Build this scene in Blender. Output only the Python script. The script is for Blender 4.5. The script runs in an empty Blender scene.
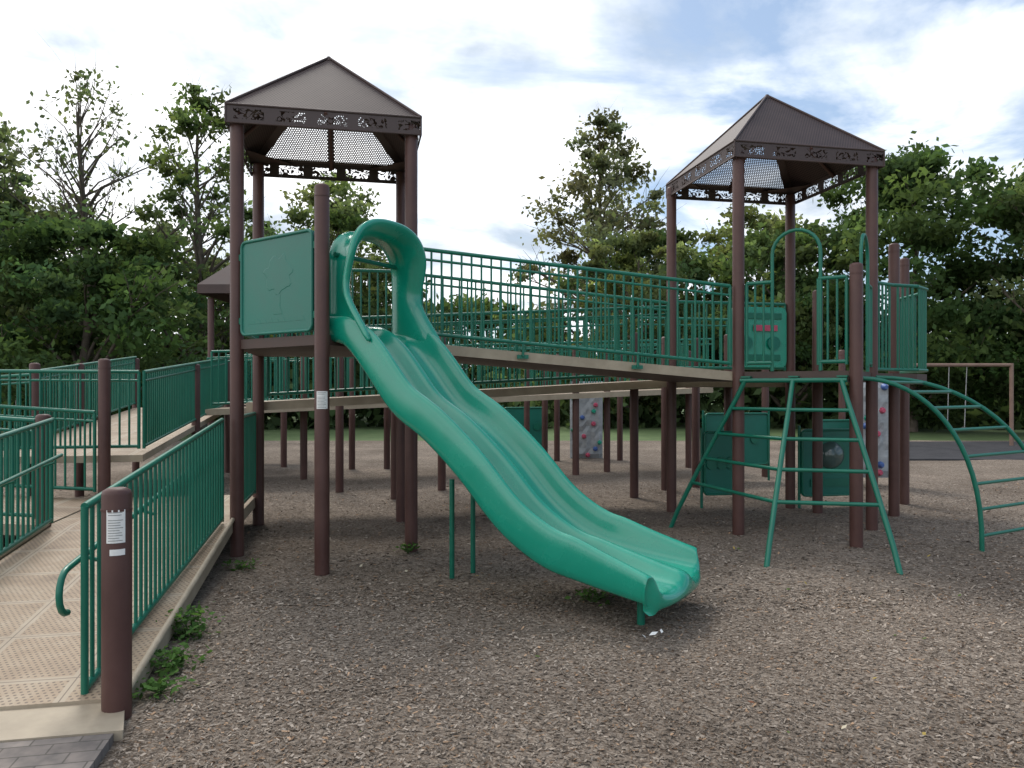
import bpy, math, random
import numpy as np
from mathutils import Vector, Matrix
R=math.radians
rnd=random.Random(7)
scene=bpy.context.scene
scene.view_settings.view_transform='Standard'
scene.view_settings.look='None'
scene.view_settings.exposure=0

# ------------------------------------------------------------------ materials
def new_mat(name):
    m=bpy.data.materials.new(name); m.use_nodes=True
    nt=m.node_tree; b=nt.nodes['Principled BSDF']
    return m,nt,b
def N(nt,t,**kw):
    n=nt.nodes.new(t)
    for k,v in kw.items(): setattr(n,k,v)
    return n
def L(nt,a,b): nt.links.new(a,b)
def ramp(nt,src,stops):
    r=N(nt,'ShaderNodeValToRGB'); e=r.color_ramp.elements
    while len(e)<len(stops): e.new(0.5)
    for i,(p,c) in enumerate(stops):
        e[i].position=p; e[i].color=(c[0],c[1],c[2],1)
    L(nt,src,r.inputs[0]); return r
def math_n(nt,op,a,b=None,c=None):
    n=N(nt,'ShaderNodeMath',operation=op)
    for i,x in enumerate((a,b,c)):
        if x is None: continue
        if isinstance(x,(int,float)): n.inputs[i].default_value=x
        else: L(nt,x,n.inputs[i])
    return n.outputs[0]
def paint(name,c1,c2,rough=0.45,scale=3.0,bump=0.05,spec=0.5,bscale=60,coat=0):
    m,nt,b=new_mat(name)
    tc=N(nt,'ShaderNodeTexCoord'); n=N(nt,'ShaderNodeTexNoise')
    n.inputs['Scale'].default_value=scale; n.inputs['Detail'].default_value=6; n.inputs['Roughness'].default_value=.65
    L(nt,tc.outputs['Object'],n.inputs['Vector'])
    r=ramp(nt,n.outputs['Fac'],[(0.3,c1),(0.7,c2)]); L(nt,r.outputs[0],b.inputs['Base Color'])
    if bump>0:
        n2=N(nt,'ShaderNodeTexNoise'); n2.inputs['Scale'].default_value=bscale; n2.inputs['Detail'].default_value=3
        L(nt,tc.outputs['Object'],n2.inputs['Vector'])
        bp=N(nt,'ShaderNodeBump'); bp.inputs['Strength'].default_value=bump; bp.inputs['Distance'].default_value=0.01
        L(nt,n2.outputs['Fac'],bp.inputs['Height']); L(nt,bp.outputs[0],b.inputs['Normal'])
    rr=ramp(nt,n.outputs['Fac'],[(0.2,(rough-.08,)*3),(0.8,(rough+.12,)*3)]); L(nt,rr.outputs[0],b.inputs['Roughness'])
    b.inputs['Specular IOR Level'].default_value=spec
    if coat: b.inputs['Coat Weight'].default_value=coat; b.inputs['Coat Roughness'].default_value=.12
    return m
M_post=paint('brown_post_paint',(0.070,0.030,0.025),(0.105,0.050,0.042),0.45,2.5,.05,.4)
M_rail=paint('green_rail_paint',(0.002,0.118,0.074),(0.005,0.158,0.100),0.36,4,0)
M_slide=paint('teal_moulded_plastic',(0.001,0.245,0.158),(0.005,0.31,0.205),0.24,1.6,0.02,0.55,25,.5)
M_panel=paint('teal_panel_plastic',(0.003,0.128,0.092),(0.007,0.165,0.120),0.40,2.0)
M_beige=paint('ramp_edge_beige',(0.31,0.25,0.18),(0.42,0.35,0.26),0.6,5)
M_under=paint('deck_underside_brown',(0.06,0.036,0.030),(0.09,0.055,0.045),0.6,5)
M_white=paint('label_white',(0.72,0.72,0.70),(0.82,0.82,0.80),0.5,30)
M_black=paint('label_ink',(0.12,0.12,0.12),(0.2,0.2,0.2),0.6,30)
M_red=paint('red_plastic',(0.45,0.06,0.12),(0.5,0.09,0.15),0.4,5)
M_blue=paint('blue_plastic',(0.05,0.10,0.3),(0.06,0.13,0.35),0.4,5)
M_dome=paint('clear_bubble_window',(0.05,0.09,0.085),(0.09,0.14,0.13),0.12,5,0.0,0.8)
M_rock=paint('grey_rock_wall',(0.26,0.28,0.30),(0.42,0.44,0.46),0.8,6,0.6,0.3,15)
M_pinkpipe=paint('rusty_pipe',(0.18,0.11,0.085),(0.25,0.16,0.12),0.55,3)
M_chain=paint('galvanised_steel',(0.25,0.25,0.25),(0.4,0.4,0.4),0.4,10)
M_bark=paint('tree_bark',(0.07,0.056,0.045),(0.16,0.13,0.105),0.9,4,0,0.2,20)

def dots(nt,vec,spacing,radius):
    sep=N(nt,'ShaderNodeSeparateXYZ'); L(nt,vec,sep.inputs[0])
    out=[]
    for off in (0.0,0.5):
        fx=math_n(nt,'FRACT',math_n(nt,'ADD',math_n(nt,'DIVIDE',sep.outputs[0],spacing),off+100))
        fy=math_n(nt,'FRACT',math_n(nt,'ADD',math_n(nt,'DIVIDE',sep.outputs[1],spacing*1.73),off+100))
        dx=math_n(nt,'MULTIPLY',math_n(nt,'SUBTRACT',fx,.5),spacing)
        dy=math_n(nt,'MULTIPLY',math_n(nt,'SUBTRACT',fy,.5),spacing*1.73)
        d=math_n(nt,'SQRT',math_n(nt,'ADD',math_n(nt,'MULTIPLY',dx,dx),math_n(nt,'MULTIPLY',dy,dy)))
        out.append(math_n(nt,'LESS_THAN',d,radius))
    return math_n(nt,'MAXIMUM',out[0],out[1])
def mat_roof():
    m,nt,b=new_mat('perforated_brown_roof')
    uv=N(nt,'ShaderNodeUVMap')
    msk=dots(nt,uv.outputs[0],0.027,0.0080)
    sep=N(nt,'ShaderNodeSeparateXYZ'); L(nt,uv.outputs[0],sep.inputs[0])
    ax=math_n(nt,'ABSOLUTE',sep.outputs[0])
    hip=math_n(nt,'LESS_THAN',math_n(nt,'ADD',math_n(nt,'MULTIPLY',sep.outputs[1],.70),ax),.80)
    eav=math_n(nt,'GREATER_THAN',sep.outputs[1],.05)
    rib=math_n(nt,'GREATER_THAN',ax,.035)
    msk=math_n(nt,'MULTIPLY',msk,math_n(nt,'MULTIPLY',hip,math_n(nt,'MULTIPLY',eav,rib)))
    b.inputs['Base Color'].default_value=(0.075,0.052,0.050,1); b.inputs['Roughness'].default_value=.5
    L(nt,math_n(nt,'SUBTRACT',1.0,msk),b.inputs['Alpha'])
    return m
M_roof=mat_roof()
def mat_roofsolid():
    m,nt,b=new_mat('dimpled_brown_roof')
    uv=N(nt,'ShaderNodeUVMap'); msk=dots(nt,uv.outputs[0],0.032,0.0092)
    n=N(nt,'ShaderNodeTexNoise'); n.inputs['Scale'].default_value=2.5; n.inputs['Detail'].default_value=5; L(nt,uv.outputs[0],n.inputs['Vector'])
    r=ramp(nt,n.outputs['Fac'],[(0.3,(0.058,0.036,0.034)),(0.7,(0.082,0.053,0.049))])
    mx=N(nt,'ShaderNodeMixRGB'); L(nt,math_n(nt,'MULTIPLY',msk,.92),mx.inputs[0]); L(nt,r.outputs[0],mx.inputs[1]); mx.inputs[2].default_value=(0.008,0.006,0.006,1)
    L(nt,mx.outputs[0],b.inputs['Base Color']); b.inputs['Roughness'].default_value=.6; b.inputs['Specular IOR Level'].default_value=.3
    return m
M_roofdim=mat_roofsolid()
M_roofsolid=paint('brown_roof_panel',(0.058,0.038,0.036),(0.085,0.056,0.052),0.55,3,.05,.35)
def mat_fascia():
    m,nt,b=new_mat('fascia_with_cutouts')
    uv=N(nt,'ShaderNodeUVMap')
    sep=N(nt,'ShaderNodeSeparateXYZ'); L(nt,uv.outputs[0],sep.inputs[0])
    n=N(nt,'ShaderNodeTexNoise'); n.inputs['Scale'].default_value=15; n.inputs['Detail'].default_value=1; n.inputs['Distortion'].default_value=1.2
    L(nt,uv.outputs[0],n.inputs['Vector'])
    a=math_n(nt,'LESS_THAN',math_n(nt,'ABSOLUTE',math_n(nt,'SUBTRACT',n.outputs['Fac'],.5)),.06)
    band=math_n(nt,'LESS_THAN',math_n(nt,'ABSOLUTE',math_n(nt,'SUBTRACT',sep.outputs[1],.085)),.05)
    fr=math_n(nt,'FRACT',math_n(nt,'ADD',math_n(nt,'MULTIPLY',sep.outputs[0],2.6),50.1))
    gap=math_n(nt,'GREATER_THAN',fr,.28)
    cut=math_n(nt,'MULTIPLY',math_n(nt,'MULTIPLY',a,band),gap)
    b.inputs['Base Color'].default_value=(0.065,0.042,0.040,1); b.inputs['Roughness'].default_value=.55
    L(nt,math_n(nt,'SUBTRACT',1.0,cut),b.inputs['Alpha'])
    return m
M_fascia=mat_fascia()
ANG=math.atan2(0.203,0.979)
def mat_rampdeck():
    m,nt,b=new_mat('perforated_tan_deck')
    tc=N(nt,'ShaderNodeTexCoord'); mp=N(nt,'ShaderNodeMapping'); mp.vector_type='POINT'
    mp.inputs['Rotation'].default_value=(0,0,-ANG)
    L(nt,tc.outputs['Object'],mp.inputs['Vector'])
    msk=dots(nt,mp.outputs[0],0.034,0.0080)
    sep=N(nt,'ShaderNodeSeparateXYZ'); L(nt,mp.outputs[0],sep.inputs[0])
    def seam(o,period,w,off):
        f=math_n(nt,'FRACT',math_n(nt,'ADD',math_n(nt,'DIVIDE',o,period),off+50))
        return math_n(nt,'LESS_THAN',math_n(nt,'ABSOLUTE',math_n(nt,'SUBTRACT',f,.5)),w)
    sm=math_n(nt,'MAXIMUM',seam(sep.outputs[0],.55,.05,.1),seam(sep.outputs[1],.61,.045,.3))
    sml=math_n(nt,'MAXIMUM',seam(sep.outputs[0],.55,.006,.1),seam(sep.outputs[1],.61,.006,.3))
    dk=math_n(nt,'MULTIPLY',msk,math_n(nt,'SUBTRACT',1.0,sm))
    dk=math_n(nt,'MAXIMUM',dk,sml)
    n=N(nt,'ShaderNodeTexNoise'); n.inputs['Scale'].default_value=2.5; n.inputs['Detail'].default_value=9; n.inputs['Roughness'].default_value=.7
    L(nt,tc.outputs['Object'],n.inputs['Vector'])
    r=ramp(nt,n.outputs['Fac'],[(0.3,(0.21,0.145,0.095)),(0.5,(0.33,0.24,0.16)),(0.72,(0.42,0.34,0.25))])
    mx0=N(nt,'ShaderNodeMixRGB'); L(nt,math_n(nt,'MULTIPLY',sm,.45),mx0.inputs[0]); L(nt,r.outputs[0],mx0.inputs[1]); mx0.inputs[2].default_value=(0.42,0.36,0.28,1)
    mx=N(nt,'ShaderNodeMixRGB'); L(nt,math_n(nt,'MULTIPLY',dk,.7),mx.inputs[0]); L(nt,mx0.outputs[0],mx.inputs[1]); mx.inputs[2].default_value=(0.08,0.055,0.04,1)
    L(nt,mx.outputs[0],b.inputs['Base Color']); b.inputs['Roughness'].default_value=.65
    bp=N(nt,'ShaderNodeBump',invert=True); bp.inputs['Strength'].default_value=.6; bp.inputs['Distance'].default_value=.004
    L(nt,dk,bp.inputs['Height']); L(nt,bp.outputs[0],b.inputs['Normal'])
    return m
M_deck=mat_rampdeck()
def mat_mulch():
    m,nt,b=new_mat('wood_mulch_ground')
    tc=N(nt,'ShaderNodeTexCoord')
    v=N(nt,'ShaderNodeTexVoronoi'); v.inputs['Scale'].default_value=50
    mp=N(nt,'ShaderNodeMapping'); mp.inputs['Scale'].default_value=(1,1.7,1)
    dn=N(nt,'ShaderNodeTexNoise'); dn.inputs['Scale'].default_value=9; dn.inputs['Detail'].default_value=1
    L(nt,tc.outputs['Object'],dn.inputs['Vector'])
    ad=N(nt,'ShaderNodeVectorMath',operation='MULTIPLY_ADD'); L(nt,dn.outputs['Color'],ad.inputs[0]); ad.inputs[1].default_value=(.15,.15,.15); L(nt,tc.outputs['Object'],ad.inputs[2])
    L(nt,ad.outputs[0],mp.inputs['Vector']); L(nt,mp.outputs[0],v.inputs['Vector'])
    n=N(nt,'ShaderNodeTexNoise'); n.inputs['Scale'].default_value=55; n.inputs['Detail'].default_value=4; n.inputs['Roughness'].default_value=.8
    L(nt,tc.outputs['Object'],n.inputs['Vector'])
    n2=N(nt,'ShaderNodeTexNoise'); n2.inputs['Scale'].default_value=.55; n2.inputs['Detail'].default_value=5; n2.inputs['Roughness'].default_value=.6
    L(nt,tc.outputs['Object'],n2.inputs['Vector'])
    sepc=N(nt,'ShaderNodeSeparateColor'); L(nt,v.outputs['Color'],sepc.inputs[0])
    mixv=math_n(nt,'ADD',math_n(nt,'MULTIPLY',sepc.outputs[0],.4),math_n(nt,'MULTIPLY',n.outputs['Fac'],.75))
    c=ramp(nt,mixv,[(0.25,(0.070,0.053,0.041)),(0.5,(0.165,0.132,0.106)),(0.8,(0.35,0.30,0.255))])
    big=ramp(nt,n2.outputs['Fac'],[(0.32,(0.66,0.63,0.60)),(0.5,(0.92,0.90,0.87)),(0.68,(1.2,1.17,1.13))])
    mx=N(nt,'ShaderNodeMixRGB',blend_type='MULTIPLY'); mx.inputs[0].default_value=1
    L(nt,c.outputs[0],mx.inputs[1]); L(nt,big.outputs[0],mx.inputs[2]); L(nt,mx.outputs[0],b.inputs['Base Color'])
    b.inputs['Roughness'].default_value=.95; b.inputs['Specular IOR Level'].default_value=.15
    bp=N(nt,'ShaderNodeBump'); bp.inputs['Strength'].default_value=.8; bp.inputs['Distance'].default_value=.015
    L(nt,mixv,bp.inputs['Height']); L(nt,bp.outputs[0],b.inputs['Normal'])
    return m
M_mulch=mat_mulch()
def mat_attr(name,rough=.9,transl=0.0,spec=.2):
    m,nt,b=new_mat(name)
    a=N(nt,'ShaderNodeAttribute'); a.attribute_name='Col'
    if transl>0:
        nt.nodes.remove(b)
        d=N(nt,'ShaderNodeBsdfDiffuse'); L(nt,a.outputs['Color'],d.inputs[0])
        t=N(nt,'ShaderNodeBsdfTranslucent'); mx=N(nt,'ShaderNodeMixShader'); mx.inputs[0].default_value=transl
        g=N(nt,'ShaderNodeMixRGB',blend_type='MULTIPLY'); g.inputs[0].default_value=1; g.inputs[2].default_value=(1.5,1.5,.9,1)
        L(nt,a.outputs['Color'],g.inputs[1]); L(nt,g.outputs[0],t.inputs[0])
        L(nt,d.outputs[0],mx.inputs[1]); L(nt,t.outputs[0],mx.inputs[2])
        L(nt,mx.outputs[0],nt.nodes['Material Output'].inputs[0])
    else:
        L(nt,a.outputs['Color'],b.inputs['Base Color']); b.inputs['Roughness'].default_value=rough
        b.inputs['Specular IOR Level'].default_value=spec
    return m
M_chip=mat_attr('wood_chip')
M_leaf=mat_attr('leaf_foliage',.6,.45,.3)
def mat_grass():
    m,nt,b=new_mat('grass_lawn')
    tc=N(nt,'ShaderNodeTexCoord'); n=N(nt,'ShaderNodeTexNoise'); n.inputs['Scale'].default_value=1.2; n.inputs['Detail'].default_value=12; n.inputs['Roughness'].default_value=.75
    L(nt,tc.outputs['Object'],n.inputs['Vector'])
    r=ramp(nt,n.outputs['Fac'],[(0.3,(0.055,0.10,0.028)),(0.7,(0.12,0.17,0.06))]); L(nt,r.outputs[0],b.inputs['Base Color']); b.inputs['Roughness'].default_value=.95
    return m
M_grass=mat_grass()
M_rubber=paint('dark_rubber_surface',(0.040,0.040,0.044),(0.068,0.067,0.072),0.9,3,0.5,0.1,80)
def mat_brick():
    m,nt,b=new_mat('brick_pavers')
    tc=N(nt,'ShaderNodeTexCoord'); mp=N(nt,'ShaderNodeMapping'); mp.inputs['Rotation'].default_value=(0,0,-ANG)
    L(nt,tc.outputs['Object'],mp.inputs['Vector'])
    br=N(nt,'ShaderNodeTexBrick'); br.inputs['Scale'].default_value=1; br.inputs['Brick Width'].default_value=.2; br.inputs['Row Height'].default_value=.1; br.inputs['Mortar Size'].default_value=.004
    br.inputs['Color1'].default_value=(0.16,0.14,0.13,1); br.inputs['Color2'].default_value=(0.22,0.195,0.18,1); br.inputs['Mortar'].default_value=(0.10,0.09,0.08,1)
    L(nt,mp.outputs[0],br.inputs['Vector'])
    n=N(nt,'ShaderNodeTexNoise'); n.inputs['Scale'].default_value=12; n.inputs['Detail'].default_value=8; L(nt,tc.outputs['Object'],n.inputs['Vector'])
    r=ramp(nt,n.outputs['Fac'],[(0.3,(.7,.7,.7)),(0.7,(1.25,1.2,1.15))])
    mx=N(nt,'ShaderNodeMixRGB',blend_type='MULTIPLY'); mx.inputs[0].default_value=1; L(nt,br.outputs[0],mx.inputs[1]); L(nt,r.outputs[0],mx.inputs[2]); L(nt,mx.outputs[0],b.inputs['Base Color'])
    b.inputs['Roughness'].default_value=.9
    bp=N(nt,'ShaderNodeBump',invert=True); bp.inputs['Strength'].default_value=.5; bp.inputs['Distance'].default_value=.006; L(nt,br.outputs['Fac'],bp.inputs['Height']); L(nt,bp.outputs[0],b.inputs['Normal'])
    return m
M_brick=mat_brick()

# ------------------------------------------------------------------ helpers
def link(o,parent=None):
    scene.collection.objects.link(o)
    if parent is not None: o.parent=parent
    return o
def empty(name,loc=(0,0,0)):
    e=bpy.data.objects.new(name,None); e.empty_display_size=.2; link(e); return e
class MB:
    def __init__(s): s.v=[];s.f=[];s.m=[];s.sm=[];s.mats=[]
    def mi(s,mat):
        if mat not in s.mats: s.mats.append(mat)
        return s.mats.index(mat)
    def add(s,vs,fs,mat,smooth=False):
        o=len(s.v); s.v.extend([tuple(x) for x in vs]); k=s.mi(mat)
        for f in fs: s.f.append(tuple(i+o for i in f)); s.m.append(k); s.sm.append(smooth)
    def tube(s,pts,r,mat,n=8,cap=True):
        pts=[Vector(p) for p in pts]; rs=r if isinstance(r,(list,tuple)) else [r]*len(pts)
        vs=[];fs=[]; prev=None
        for i,p in enumerate(pts):
            if i==0: t=pts[1]-pts[0]
            elif i==len(pts)-1: t=pts[-1]-pts[-2]
            else: t=(pts[i]-pts[i-1]).normalized()+(pts[i+1]-pts[i]).normalized()
            t.normalize()
            if prev is None:
                a=Vector((0,0,1)) if abs(t.z)<.9 else Vector((1,0,0)); x=t.cross(a).normalized()
            else:
                x=(prev-t*prev.dot(t)); 
                if x.length<1e-4: x=t.orthogonal()
                x.normalize()
            prev=x; y=t.cross(x)
            for k in range(n):
                an=2*math.pi*k/n; vs.append(p+(x*math.cos(an)+y*math.sin(an))*rs[i])
        for i in range(len(pts)-1):
            for k in range(n):
                a=i*n+k;b=i*n+(k+1)%n; fs.append((a,b,b+n,a+n))
        s.add(vs,fs,mat,n>5)
        if cap:
            s.add([vs[k] for k in range(n)],[tuple(range(n))[::-1]],mat); o=(len(pts)-1)*n
            s.add([vs[o+k] for k in range(n)],[tuple(range(n))],mat)
    def prism(s,poly,z0,z1,mat,matside=None,mattop=None):
        n=len(poly)
        a=z0 if isinstance(z0,(list,tuple)) else [z0]*n
        b=z1 if isinstance(z1,(list,tuple)) else [z1]*n
        vs=[(p[0],p[1],a[i]) for i,p in enumerate(poly)]+[(p[0],p[1],b[i]) for i,p in enumerate(poly)]
        s.add(vs,[tuple(range(n))[::-1]],mat)
        s.add(vs,[tuple(range(n,2*n))],mattop or mat)
        s.add(vs,[(i,(i+1)%n,(i+1)%n+n,i+n) for i in range(n)],matside or mat)
    def box(s,c,ax,ay,az,mat):
        c=Vector(c);ax=Vector(ax);ay=Vector(ay);az=Vector(az);vs=[]
        for k in (-1,1):
            for (i,j) in ((-1,-1),(1,-1),(1,1),(-1,1)): vs.append(c+ax*i+ay*j+az*k)
        s.add(vs,[(3,2,1,0),(4,5,6,7),(0,1,5,4),(1,2,6,5),(2,3,7,6),(3,0,4,7)],mat)
    def done(s,name,parent=None,bevel=0,subsurf=0):
        me=bpy.data.meshes.new(name); me.from_pydata(s.v,[],s.f)
        for m in s.mats: me.materials.append(m)
        me.polygons.foreach_set('material_index',s.m); me.polygons.foreach_set('use_smooth',s.sm); me.update()
        o=bpy.data.objects.new(name,me); link(o,parent)
        if bevel:
            b=o.modifiers.new('b','BEVEL'); b.width=bevel; b.segments=2; b.limit_method='ANGLE'
        if subsurf:
            u=o.modifiers.new('s','SUBSURF'); u.levels=subsurf; u.render_levels=subsurf
        return o
U=Vector((0.979,0.203,0)); V=Vector((-0.203,0.979,0)); A0=Vector((-2.62,7.24,0))
def P(u,v,z=0): 
    p=A0+U*u+V*v; return Vector((p.x,p.y,z))
S=1.65
PR=0.064
def post(mb,p,top,r=PR,base=-0.05):
    x,y=p[0],p[1]
    mb.tube([(x,y,base),(x,y,top-.03),(x,y,top-.012),(x,y,top)],[r,r,r*.93,r*.6],M_post,16)
    mb.tube([(x,y,top-.11),(x,y,top-.10)],r+.003,M_post,16)
def rail(mb,a,b,h=.95,double=True,sp=.10,bot=.09,end=True,br=.0120):
    a=Vector(a);b=Vector(b);d=b-a;Ln=Vector((d.x,d.y,0)).length
    up=Vector((0,0,1))
    mb.tube([a+up*h,b+up*h],.021,M_rail,8)
    if double: mb.tube([a+up*(h-.10),b+up*(h-.10)],.014,M_rail,8)
    mb.tube([a+up*bot,b+up*bot],.020,M_rail,8)
    n=max(1,int(round(Ln/sp)))
    for i in range(n+1):
        p=a+d*(i/n)
        if i in(0,n):
            if end: mb.tube([p+up*(bot-.03),p+up*h],.019,M_rail,8)
        else: mb.tube([p+up*bot,p+up*h],br,M_rail,6,False)
def ramp_slab(mb,a,b,w,th=.1):
    a=Vector(a);b=Vector(b);w=Vector(w)
    poly=[a,b,b+w,a+w]
    mb.prism([(p.x,p.y) for p in poly],[p.z-th for p in poly],[p.z for p in poly],M_under,M_beige,M_deck)

# ------------------------------------------------------------------ towers
def make_roof(parent,u0,v0,zE=4.29,zA=5.18,ov=.09):
    c=[P(u0-ov,v0-ov),P(u0+S+ov,v0-ov),P(u0+S+ov,v0+S+ov),P(u0-ov,v0+S+ov)]
    ap=P(u0+S/2,v0+S/2,zA); w=S+2*ov
    verts=[];faces=[];uvs=[];mi=[]
    sl=math.hypot(w/2,zA-zE)
    for i in range(4):
        a=c[i].copy();a.z=zE;b=c[(i+1)%4].copy();b.z=zE
        o=len(verts); verts+= [a,b,ap]; faces.append((o,o+1,o+2)); uvs+=[(-w/2,0),(w/2,0),(0,sl)]; mi.append((1,1,0,1)[i])
        h=.17; a2=a.copy();a2.z=zE-h;b2=b.copy();b2.z=zE-h
        o=len(verts); verts+=[a2,b2,b,a]; faces.append((o,o+1,o+2,o+3)); uvs+=[(i*7.3,0),(i*7.3+w,0),(i*7.3+w,h),(i*7.3,h)]; mi.append(2)
    me=bpy.data.meshes.new('roof'); me.from_pydata(verts,[],faces)
    for m in (M_roof,M_roofdim,M_fascia): me.materials.append(m)
    ul=me.uv_layers.new(name='UVMap')
    for i,x in enumerate(uvs): ul.data[i].uv=x
    me.polygons.foreach_set('material_index',mi); me.update()
    link(bpy.data.objects.new('roof',me),parent)
    mb=MB()
    for i in range(4):
        a=c[i].copy();a.z=zE; b=c[(i+1)%4].copy();b.z=zE
        mb.tube([a+Vector((0,0,.006)),ap+Vector((0,0,.012))],.014,M_roofsolid,8)
        mb.tube([a,b],.012,M_roofsolid,6)
        a2=a-Vector((0,0,.17)); b2=b-Vector((0,0,.17)); mb.tube([a2,b2],.009,M_roofsolid,6)
        mb.tube([a2,a],.010,M_roofsolid,6)
        m=(a+b)/2; mb.tube([m-Vector((0,0,.04)),ap-Vector((0,0,.08))],.022,M_post,8)
        g1=a+(b-a)*.26; g0=a
        pr=c[(i+3)%4].copy();pr.z=zE; g2=a+(pr-a)*.26
        mb.add([g0+Vector((0,0,-.015)),g1+Vector((0,0,-.015)),g2+Vector((0,0,-.015))],[(0,1,2)],M_roofsolid)
    mb.tube([ap-Vector((0,0,.03)),ap+Vector((0,0,.02))],[.04,.02],M_roofsolid,8)
    mb.done('roof_frame',parent)

B_=Vector((-1.625,6.5,0)); A_=P(0,0); C_=P(S,0); E_=P(S,S); F_=P(0,S)
ZL=2.08; ZR=1.80
uG=5.2
tl=empty('roofed_play_tower')
mb=MB()
for p in (A_,C_,E_,F_): post(mb,p,4.24)
post(mb,B_,3.36)
mb.done('posts',tl)
mb=MB()
mb.prism([(p.x,p.y) for p in (A_,C_,E_,F_)],ZL-.09,ZL,M_under,M_under,M_deck)
bb=B_
mb.prism([(A_.x,A_.y),(bb.x,bb.y),(C_.x,C_.y)],ZL-.092,ZL-.003,M_under,M_under,M_deck)
mb.done('deck',tl)
make_roof(tl,0,0)
mb=MB()
rail(mb,F_+Vector((0,0,ZL))+U*.08,E_+Vector((0,0,ZL))-U*.08,.95,False,.1)
rail(mb,A_+Vector((0,0,ZL))+V*.08,F_+Vector((0,0,ZL))-V*.08,.95,False,.1)
mb.done('deck_rails',tl)
def rounded_rect(w,h,r,n=5):
    pts=[]
    for cx,cy,a0 in ((w/2-r,h/2-r,0),(-w/2+r,h/2-r,90),(-w/2+r,-h/2+r,180),(w/2-r,-h/2+r,270)):
        for k in range(n+1):
            a=R(a0+90*k/n); pts.append((cx+r*math.cos(a),cy+r*math.sin(a)))
    return pts
def flat_panel(mb,c,ax,w,h,t,mat,r=.06,holes=None):
    ax=Vector(ax).normalized(); nrm=ax.cross(Vector((0,0,1))); c=Vector(c)
    pts=rounded_rect(w,h,r); n=len(pts)
    fr=[c+ax*x+Vector((0,0,y))+nrm*t/2 for x,y in pts]; bk=[p-nrm*t for p in fr]
    mb.add(fr+bk,[tuple(range(n)),tuple(range(n,2*n))[::-1]]+[(i,i+n,(i+1)%n+n,(i+1)%n) for i in range(n)],mat)
    return nrm
def blob(mb,c,ax,nrm,pts,t,mat):
    n=len(pts); cen=Vector((sum(p[0] for p in pts)/n,sum(p[1] for p in pts)/n,0))
    fr=[c+ax*x+Vector((0,0,y)) for x,y in pts]
    tp=[c+ax*(cen.x+(x-cen.x)*.95)+Vector((0,0,cen.y+(y-cen.y)*.95))+nrm*t for x,y in pts]
    mb.add(fr+tp,[tuple(range(n,2*n))]+[(i,(i+1)%n,(i+1)%n+n,i+n) for i in range(n)],mat)
ax=(B_-A_); LAB=ax.length; ax.normalize()
pc=(A_+B_)/2+Vector((0,0,ZL+.47))
mb=MB()
nrm=flat_panel(mb,pc,ax,LAB-.20,.88,.035,M_panel)
pts=rounded_rect(LAB-.215,.865,.055); lp=[pc+ax*x+Vector((0,0,y))+nrm*.018 for x,y in pts]; mb.tube(lp+[lp[0]],.016,M_panel,8,False)
cf=pc+nrm*.0172
# very shallow moulded relief: a leafy crown on a trunk over a grass line
rr=random.Random(5)
crown=[]
for k in range(36):
    t=6.283*k/36; r_=.17+.022*math.sin(t*7)+.012*math.sin(t*11+1); crown.append((.04+r_*1.15*math.cos(t),.09+r_*math.sin(t)))
blob(mb,cf,ax,nrm,crown,.0022,M_panel)
blob(mb,cf,ax,nrm,[(.07,-.09),(.02,-.09),(.015,-.2),(-.03,-.27),(.10,-.27),(.065,-.2)],.0018,M_panel)
for k in range(9):
    cx_=-.36+.09*k; h_=rr.uniform(.02,.06)
    blob(mb,cf,ax,nrm,[(cx_+.05,-.34),(cx_+.03,-.34+h_*.7),(cx_,-.34+h_),(cx_-.03,-.34+h_*.6),(cx_-.05,-.34)],.002,M_panel)
for s_ in(-1,1):
    for zz in(-.3,.3):
        q=pc+ax*s_*(LAB/2-.075)+Vector((0,0,zz)); mb.box(q,ax*.035,nrm*.02,(0,0,.03),M_rail)
mb.done('relief_panel',tl)
mb=MB()
def label(mb,p,ang,r,z0,z1,wa=.5,txt=True):
    vs=[];n=6
    for z in(z0,z1):
        for k in range(n+1):
            a=ang-wa+2*wa*k/n; vs.append((p[0]+math.cos(a)*(r+.002),p[1]+math.sin(a)*(r+.002),z))
    mb.add(vs,[(k,k+1,k+n+2,k+n+1) for k in range(n)],M_white,True)
    if txt:
        nl=int((z1-z0)/.012)
        for j in range(1,nl):
            if j==nl-3: continue
            vs=[]; zc=z0+(z1-z0)*j/nl; q=.55+.2*math.sin(j*2.3)
            for z in(zc-.0014,zc+.0014):
                for k in range(n+1):
                    a=ang-wa*.8+wa*(.8+q)*k/n; vs.append((p[0]+math.cos(a)*(r+.0035),p[1]+math.sin(a)*(r+.0035),z))
            mb.add(vs,[(k,k+1,k+n+2,k+n+1) for k in range(n)],M_black,True)
label(mb,B_,R(-75),PR,1.44,1.59,.75)
mb.done('post_label',tl)

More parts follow.
